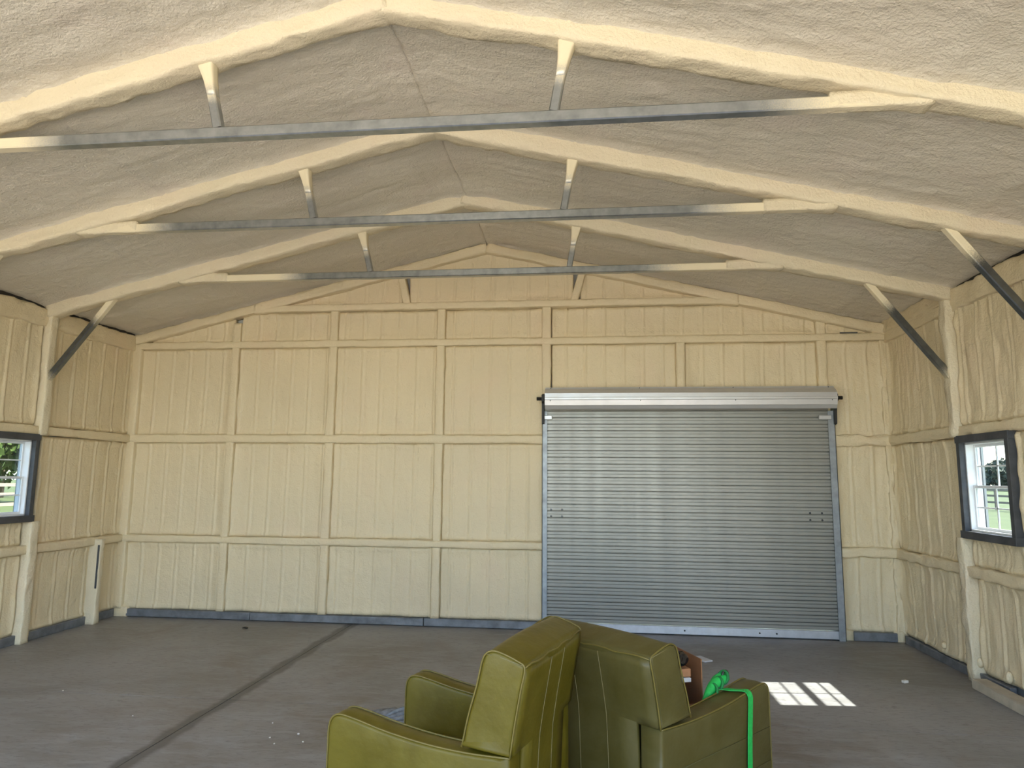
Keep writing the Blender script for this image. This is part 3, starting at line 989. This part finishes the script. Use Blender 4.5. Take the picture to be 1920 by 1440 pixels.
def armchair(loc, ang, sc, label, m, arm_seams):
    t = empty('leather_armchair', (0, 0, 0))
    hw = CH_W / 2
    for s in (1, -1):
        ya, yb = sorted((s * hw, s * (hw - ARM_W)))
        arm = soft_slab('arm', ARM_PROF, ya, yb, m, t, 0.014, 0.004)
        for yy in (s * (hw - 0.004), s * (hw - ARM_W + 0.004)):
            tube('piping', [(x, yy, z + 0.0015) for x, z in ARM_TOP] + [(0.821, yy, 0.3), (0.821, yy, 0.08)], 0.0038, M_PIPE, arm, 8)
        if arm_seams:
            for z0, z1 in ((0.40, 0.43), (0.24, 0.27)):
                tube('seam', [(0.015, s * (hw + 0.0012), z0), (0.4, s * (hw + 0.0035), (z0 + z1) / 2), (0.81, s * (hw + 0.0012), z1)], 0.0018, M_SEAM, arm, 6)
    back = soft_slab('back_cushion', BACK_PROF, -hw, hw, m, t, 0.016, 0.010)
    # piping round the two ends and along the rear top edge
    for s in (1, -1):
        tube('piping', [(x, s * (hw - 0.003), z) for x, z in BACK_PROF], 0.0036, M_PIPE, back, 8)
    tube('piping', [(-0.060 - 0.006 * math.sin(math.pi * k / 12), hw - 0.006 - (CH_W - 0.012) * k / 12, 0.899 + 0.004 * math.sin(k * 1.9)) for k in range(13)], 0.0036, M_PIPE, back, 8)
    for s in (1, -1):
        tube('seam', [(-0.052, s * (hw - 0.002), 0.905), (0.04, s * (hw - 0.0015), 0.925), (0.10, s * (hw - 0.002), 0.932)], 0.0016, M_THREAD, back, 6)
    # continuous leather rear cover: full width above the arms, narrow between them
    zk = [0.09, 0.20, 0.35, 0.50, 0.592, 0.70, 0.82, 0.893]
    xk = [0.030, 0.020, 0.012, 0.006, 0.0, -0.018, -0.042, -0.056]
    ni = hw - ARM_W - 0.010
    yl = [-hw + 0.010, -(ni + hw) / 2, -ni] + [ni * q for q in (-0.6, -0.3, 0, 0.3, 0.6)] + [ni, (ni + hw) / 2, hw - 0.010]
    zl = list(np.linspace(0.09, 0.598, 9)) + list(np.linspace(0.60, 0.893, 9)[0:])
    bm = bmesh.new()

    def cx_(y_, z_):
        return float(np.interp(z_, zk, xk)) - 0.011 - 0.006 * math.cos(math.pi * y_ / (2 * hw)) + (0.006 if z_ > 0.885 or z_ < 0.1 else 0)
    gv = {}
    for a_, y_ in enumerate(yl):
        for b_, z_ in enumerate(zl):
            if b_ >= 9 or 2 <= a_ <= len(yl) - 3:
                gv[a_, b_] = bm.verts.new((cx_(y_, z_), y_, z_))
    for a_ in range(len(yl) - 1):
        for b_ in range(len(zl) - 1):
            q = [(a_, b_), (a_ + 1, b_), (a_ + 1, b_ + 1), (a_, b_ + 1)]
            if all(k_ in gv for k_ in q):
                bm.faces.new([gv[k_] for k_ in q])
    bmesh.ops.recalc_face_normals(bm, faces=bm.faces)
    ext = bmesh.ops.extrude_face_region(bm, geom=bm.faces[:])
    bmesh.ops.translate(bm, vec=(0.03, 0, 0), verts=[v for v in ext['geom'] if isinstance(v, bmesh.types.BMVert)])
    pan = from_bm('rear_cover', bm, m, t, True)
    for y in (-0.085, 0.085):
        tube('seam', [(cx_(y, z_) - 0.0008, y, z_) for z_ in np.linspace(0.15, 0.88, 16)], 0.0016, M_THREAD, pan, 6)
    # frame behind the cover
    box('back_frame', 0.03, 0.16, -(ni - 0.004), ni - 0.004, 0.09, 0.60, m, t, 0.01, 2)
    soft_slab('seat_cushion', [(0.17, 0.30), (0.17, 0.41), (0.30, 0.418), (0.50, 0.42), (0.68, 0.42), (0.76, 0.415), (0.795, 0.39), (0.80, 0.33), (0.79, 0.30)], -(hw - ARM_W - 0.004), hw - ARM_W - 0.004, m, t, 0.02, 0.012)
    box('seat_base', 0.10, 0.79, -(hw - ARM_W - 0.004), hw - ARM_W - 0.004, 0.09, 0.30, m, t, 0.012, 3)
    for x in (0.06, 0.74):
        for y in (-hw + 0.06, hw - 0.06):
            tube('foot', [(x, y, 0.0), (x, y, 0.075)], [0.022, 0.028], M_BLACK, t, 12)
    t.location = (*loc, 0)
    t.rotation_euler = (0, 0, ang)
    t.scale = sc
    tag(t, label, 'armchair', 'leather armchairs standing back to back')
    return t


ANG_L, ANG_R = math.radians(164.3), math.radians(46.2)
SC_L, SC_R = (0.962, 0.962, 1.038), (1.036, 1.036, 0.963)
LOC_L, LOC_R = (0.7329, 2.9726), (0.9454, 3.3929)
chL = armchair(LOC_L, ANG_L, SC_L, 'olive leather armchair beside the denim heap', M_LEA, False)
chR = armchair(LOC_R, ANG_R, SC_R, 'olive leather armchair with a green strap over its arm', M_LEB, True)


# green tie-down strap over the outer arm of the right chair (built in the chair's own axes, then placed with it)
def chair_pt(loc, ang, p):
    c, s = math.cos(ang), math.sin(ang)
    px, py, pz = p[0] * SC_R[0], p[1] * SC_R[1], p[2] * SC_R[2]
    return Vector((loc[0] + c * px - s * py, loc[1] + s * px + c * py, pz))


hw = CH_W / 2
strap = empty('ratchet_strap', chair_pt(LOC_R, ANG_R, (0.55, -hw, 0.0)))
tag(strap, 'bright green webbing strap knotted over the chair arm', 'strap')


def ribbon(name, pts, wid_dir, wid, m, parent, th=0.003):
    pts = [Vector(p) for p in pts]
    bm = bmesh.new()
    rows = []
    for i, p in enumerate(pts):
        a, b = pts[max(i - 1, 0)], pts[min(i + 1, len(pts) - 1)]
        tn = (b - a).normalized()
        wd = wid_dir[i] if isinstance(wid_dir, list) else wid_dir
        wd = (wd - tn * wd.dot(tn)).normalized()
        nn = tn.cross(wd) * th / 2
        h = wd * wid / 2
        rows.append([bm.verts.new(p + v) for v in (-h - nn, h - nn, h + nn, -h + nn)])
    for A, B in zip(rows, rows[1:]):
        for k in range(4):
            bm.faces.new((A[k], A[(k + 1) % 4], B[(k + 1) % 4], B[k]))
    bm.faces.new(rows[0][::-1])
    bm.faces.new(rows[-1])
    return from_bm(name, bm, m, parent, False)


def arm_z(x):
    q = np.array(ARM_TOP)
    return float(np.interp(x, q[:35, 0], q[:35, 1]))


loc_pts = []
base_x = 0.585
for dy, dz, dx in ((-ARM_W - 0.006, -0.12, -0.05), (-ARM_W - 0.006, -0.02, -0.02), (-ARM_W + 0.008, 0.008, 0.0), (-ARM_W / 2, 0.010, 0.02), (-0.01, 0.009, 0.045), (0.006, -0.012, 0.055), (0.009, -0.05, 0.055), (0.010, -0.20, 0.04), (0.011, -0.38, 0.03), (0.012, -0.58, 0.03)):
    x = base_x + dx
    loc_pts.append((x, -hw - dy if False else -(hw + dy), arm_z(x) + dz))
lp = [chair_pt(LOC_R, ANG_R, p) for p in catmull(loc_pts, 6)]
fdir = chair_pt((0, 0), ANG_R, (1, 0, 0))
ribbon('strap_band', lp, fdir, 0.036, M_GREEN, strap)
# gathered knot hanging on the inner edge of the arm
kc = (base_x + 0.02, -(hw - ARM_W) + 0.012, arm_z(base_x) + 0.012)
random.seed(3)
for q, (o0, o1, rr) in enumerate((((-0.10, 0.02, -0.06), (0.06, 0.0, 0.035), 0.022), ((-0.06, 0.03, -0.05), (0.085, 0.02, 0.045), 0.018), ((-0.02, 0.035, -0.06), (0.07, 0.035, 0.03), 0.018))):
    a = [kc[i] + o0[i] for i in range(3)]
    b = [kc[i] + o1[i] for i in range(3)]
    mid = [(a[i] + b[i]) / 2 + (0, 0.01, 0.022)[i] for i in range(3)]
    pts = [chair_pt(LOC_R, ANG_R, p) for p in catmull([a, mid, b], 7)]
    rad = [rr * (0.6 + 0.55 * math.sin(math.pi * (k + 1) / (len(pts) + 1))) for k in range(len(pts))]
    tube('knot_fold', pts, rad, M_GREEN, strap, 10)
for q in range(3):
    pts = [chair_pt(LOC_R, ANG_R, (kc[0] - 0.05 + 0.045 * q + 0.012 * math.sin(a), kc[1] + 0.010 + 0.026 * math.cos(a), kc[2] - 0.012 + 0.024 * q + 0.030 * math.sin(a))) for a in np.linspace(0, 2 * math.pi, 15)[:-1]]
    tube('knot_loop', pts, 0.007, M_GREEN2, strap, 8, True)
hk = [chair_pt(LOC_R, ANG_R, (kc[0] + 0.06 + 0.022 * math.cos(a), kc[1] + 0.012, kc[2] + 0.045 + 0.020 * math.sin(a))) for a in np.linspace(0, 5.2, 14)]
tube('hook', hk, 0.0065, M_HOOK, strap, 8)

# carton on the seat of the right chair, its near side torn away
TRc = Vector((1.4821, 3.7151, 0.424))
e1, e2 = Vector((-0.937, -0.349, 0)), Vector((-0.349, 0.937, 0))
mt = Matrix(((e1.x, e2.x, 0, TRc.x), (e1.y, e2.y, 0, TRc.y), (0, 0, 1, TRc.z), (0, 0, 0, 1)))
carton = empty('cardboard_box', mt @ Vector((0.135, 0.15, 0)))
tag(carton, 'open brown cardboard box full of odds and ends on the seat of the strapped chair', 'box')
bw, bd, bh, th = 0.27, 0.29, 0.30, 0.006
box('box_bottom', 0, bw, 0, bd, 0, th, M_CARD, carton, mtx=mt)
box('box_side', 0, th, 0, bd, th, bh, M_CARD, carton, mtx=mt)
box('box_side', bw - th, bw, 0, bd, th, bh, M_CARD, carton, mtx=mt)
box('box_side', th, bw - th, bd - th, bd, th, bh, M_CARD, carton, mtx=mt)
box('torn_side', th, bw - th, 0, th, th, 0.09, M_CARD, carton, mtx=mt)


def lump(name, c, r, m, parent=None, seed=0, amp=0.25, sub=3, freq=2.0, smooth=True):
    bm = bmesh.new()
    bmesh.ops.create_icosphere(bm, subdivisions=sub, radius=1)
    for v in bm.verts:
        n = v.co.normalized()
        k = 1 + amp * float(fbm(np.array(n.x * freq + seed + n.z), np.array(n.y * freq + seed * 2 - n.z), 3)) * 2
        v.co = Vector((n.x * r[0] * k, n.y * r[1] * k, n.z * r[2] * k))
    bmesh.ops.transform(bm, matrix=Matrix.Translation(c) if not isinstance(c, Matrix) else c, verts=bm.verts)
    return from_bm(name, bm, m, parent, smooth)


o = lump('plastic_bag', mt @ Matrix.Translation((0.145, 0.13, 0.098)), (0.105, 0.10, 0.082), M_BAG, None, 8, 0.12, 4, 3.0)
tag(o, 'dark glossy bag filling the bottom of the cardboard box', 'bag')
o = box('paper_stack', 0.045, 0.235, 0.03, 0.15, 0.185, 0.205, M_PAPER, None, 0.002, 1, mtx=mt)
tag(o, 'sheaf of grey papers under the wooden block in the cardboard box', 'papers')
o = box('wood_block', 0.04, 0.22, 0.04, 0.13, 0.207, 0.247, M_WOOD, None, 0.003, 1, mtx=mt)
tag(o, 'orange brown wooden block below the shiny black bag in the box', 'wood block')
o = lump('plastic_bag', mt @ Matrix.Translation((0.105, 0.09, 0.285)), (0.058, 0.05, 0.036), M_BAG, None, 3, 0.3, 4, 3.0)
tag(o, 'crumpled glossy black bag on top of the wooden block', 'bag')

# heap of denim on the floor past the arm of the left chair
dc = Vector((-0.13, 4.16, 0.0))
jeans = empty('denim_heap', dc)
tag(jeans, 'heap of faded denim with a beige patch on the floor beside the olive armchair', 'jeans')
dm = Matrix.Translation(dc) @ Matrix.Rotation(0.25, 4, 'Z') @ Matrix.Diagonal((1, 1, 1.36, 1))
for q, (c, r, m_) in enumerate((((0.03, 0.02, 0.07), (0.30, 0.22, 0.075), M_NAVY), ((-0.04, -0.02, 0.15), (0.26, 0.15, 0.055), M_DENIM), ((0.12, 0.04, 0.19), (0.13, 0.12, 0.045), M_NAVY))):
    lump('denim_fold', dm @ Matrix.Translation(c), r, m_, jeans, q * 5 + 2, 0.16, 4, 4.5)
for k in range(7):
    y = -0.15 + 0.036 * k
    tube('denim_crease', [dm @ Vector(p) for p in catmull([(-0.29, y * 0.5 - 0.03, 0.10), (-0.17, y - 0.01, 0.178 - 0.003 * k), (-0.02, y, 0.215 - 0.02 * abs(k - 3) * 0.5), (0.10, y * 0.7, 0.20)], 6)], 0.016, M_DENIM, jeans, 8)
box('patch', -0.045, 0.045, -0.05, 0.05, 0, 0.004, M_TAG, jeans, 0.001, 1, mtx=dm @ Matrix.Translation((0.075, -0.145, 0.20)) @ Matrix.Rotation(1.1, 4, 'X') @ Matrix.Rotation(0.3, 4, 'Z'))

# ------------------------------------------------------------------ loose things on the floor
bm = bmesh.new()
add_box(bm, XR - 0.185, XR - 0.065, 2.4, 6.14, 0.0, 0.075)
bmesh.ops.bevel(bm, geom=bm.edges[:], offset=0.006, segments=2, affect='EDGES')
o = from_bm('floor_plank', bm, M_PLANK)
tag(o, 'long overspray covered plank lying along the foot of the wall', 'plank')
random.seed(9)
M_CRUMB = simple('foam_crumb', (0.75, 0.72, 0.66), 0.8)
for (x, y, r) in ((-0.91, 4.45, 0.011), (-1.06, 4.37, 0.008), (-0.83, 4.33, 0.008), (-0.70, 4.40, 0.007), (-0.99, 4.28, 0.007), (-0.52, 4.48, 0.008), (-2.15, 4.62, 0.007), (-3.02, 5.06, 0.008), (-1.16, 4.62, 0.007)):
    r *= 0.7
    o = lump('foam_crumb', (x, y, r * 0.7), (r, r * 0.8, r * 0.7), M_CRUMB, None, x * 3, 0.3, 2)
    tag(o, 'tiny white foam crumb on the bare concrete left of the chairs', 'crumb', 'foam crumbs scattered on the concrete')
o = box('paper_scrap', -0.022, 0.022, -0.015, 0.015, 0, 0.02, M_CRUMB, None, 0.002, 1, mtx=Matrix.Translation((3.46, 6.22, 0)) @ Matrix.Rotation(0.4, 4, 'Z'))
tag(o, 'small white scrap on the floor near the baseboard below the window', 'scrap')
o = box('plastic_sheet', -0.045, 0.045, -0.09, 0.09, 0, 0.012, M_PAPER, None, 0.002, 1, mtx=Matrix.Translation((1.93, 6.72, 0)) @ Matrix.Rotation(0.5, 4, 'Z'))
tag(o, 'whitish plastic sheet on the floor between the cardboard box and the roll-up door', 'sheet')
o = lump('dark_scrap', (-2.75, 7.32, 0.008), (0.035, 0.02, 0.008), M_BLACK, None, 5, 0.3, 2)
tag(o, 'small flat black scrap on the floor near the gable wall rail', 'scrap')

# ------------------------------------------------------------------ outdoors
o = box('grass_field', -160, 160, -160, 220, -0.40, -0.06, M_GRASS)
tag(o, 'wide mown green lawn around the building', 'lawn', kind='structure')
o = box('bounce_yard', -14, 14, -22, YF - 0.1, -0.06, -0.015, M_BOUNCE)  # added out of view to throw sunlight up into the building
tag(o, 'unseen pale yard added to bounce sunlight in through the open front', 'yard', kind='structure')


def fence(x, y0, y1, label):
    f = empty('rail_fence', (x, y0, -0.06))
    tag(f, label, 'fence')
    y = y0
    while y <= y1 + 0.01:
        box('fence_post', x - 0.06, x + 0.06, y - 0.06, y + 0.06, -0.08, 1.25, M_FENCE, f)
        y += 2.4
    for z_ in (0.35, 0.75, 1.12):
        box('fence_rail', x - 0.09, x - 0.06, y0, y1, z_, z_ + 0.13, M_FENCE, f)


fence(-22.0, 12, 36, 'board rail fence in front of the green trees')
fence(26.0, 30, 66, 'board rail fence across the lawn under the open sky')


def tree(x, y, h, r, label, leaf, n, seed, grp, size=0.22):
    rs = np.random.RandomState(seed)
    t = empty('broadleaf_tree', (x, y, -0.06))
    tag(t, label, 'tree', grp)
    tube('trunk', [(x, y, -0.1), (x + 0.1, y, h * 0.3), (x, y + 0.1, h * 0.75)], [0.03 * h, 0.022 * h, 0.008 * h], M_BARK, t, 8)
    cl = rs.normal(size=(26, 3))
    cl = cl / np.linalg.norm(cl, axis=1)[:, None] * rs.rand(26, 1) ** 0.5 * [r, r, h * 0.42] + [x, y, h * 0.56]
    c = cl[rs.randint(0, 26, n)] + rs.normal(size=(n, 3)) * [r * 0.25, r * 0.25, h * 0.09]
    c[:, 2] = np.maximum(c[:, 2], 0.4)
    a = rs.normal(size=(n, 3))
    a /= np.linalg.norm(a, axis=1)[:, None]
    b = np.cross(a, rs.normal(size=(n, 3)))
    b /= np.linalg.norm(b, axis=1)[:, None]
    s_ = size * (0.6 + 0.8 * rs.rand(n, 1))
    V = np.stack([c - a * s_, c + b * s_ * 0.6, c + a * s_, c - b * s_ * 0.6], 1).reshape(-1, 3)
    me = bpy.data.meshes.new('foliage')
    me.from_pydata(V.tolist(), [], np.arange(n * 4).reshape(-1, 4).tolist())
    o = link('foliage', me, leaf, t)
    tag(o, kind='stuff')


for k, (x, y, h, r) in enumerate(((-31, 29.5, 7, 2.6), (-32, 37.5, 8, 2.8), (-40, 34, 10, 3.4), (-41, 45.5, 11, 3.6), (-51, 42, 12, 3.8), (-50, 55, 13, 4.2))):
    tree(x, y, h, r, 'sunlit leafy green tree seen through the window with the board fence', M_LEAF, 5200, 20 + k, 'trees behind the board fence')
for k, (x, y, h, r) in enumerate(((86, 152, 5.5, 4.0), (99, 168, 7.5, 5), (84, 172, 6, 4.5), (104, 190, 7, 5))):
    tree(x, y, h, r, 'distant hazy tree on the horizon across the lawn', M_LEAF2, 2600, 60 + k, 'distant trees on the horizon', 0.5)
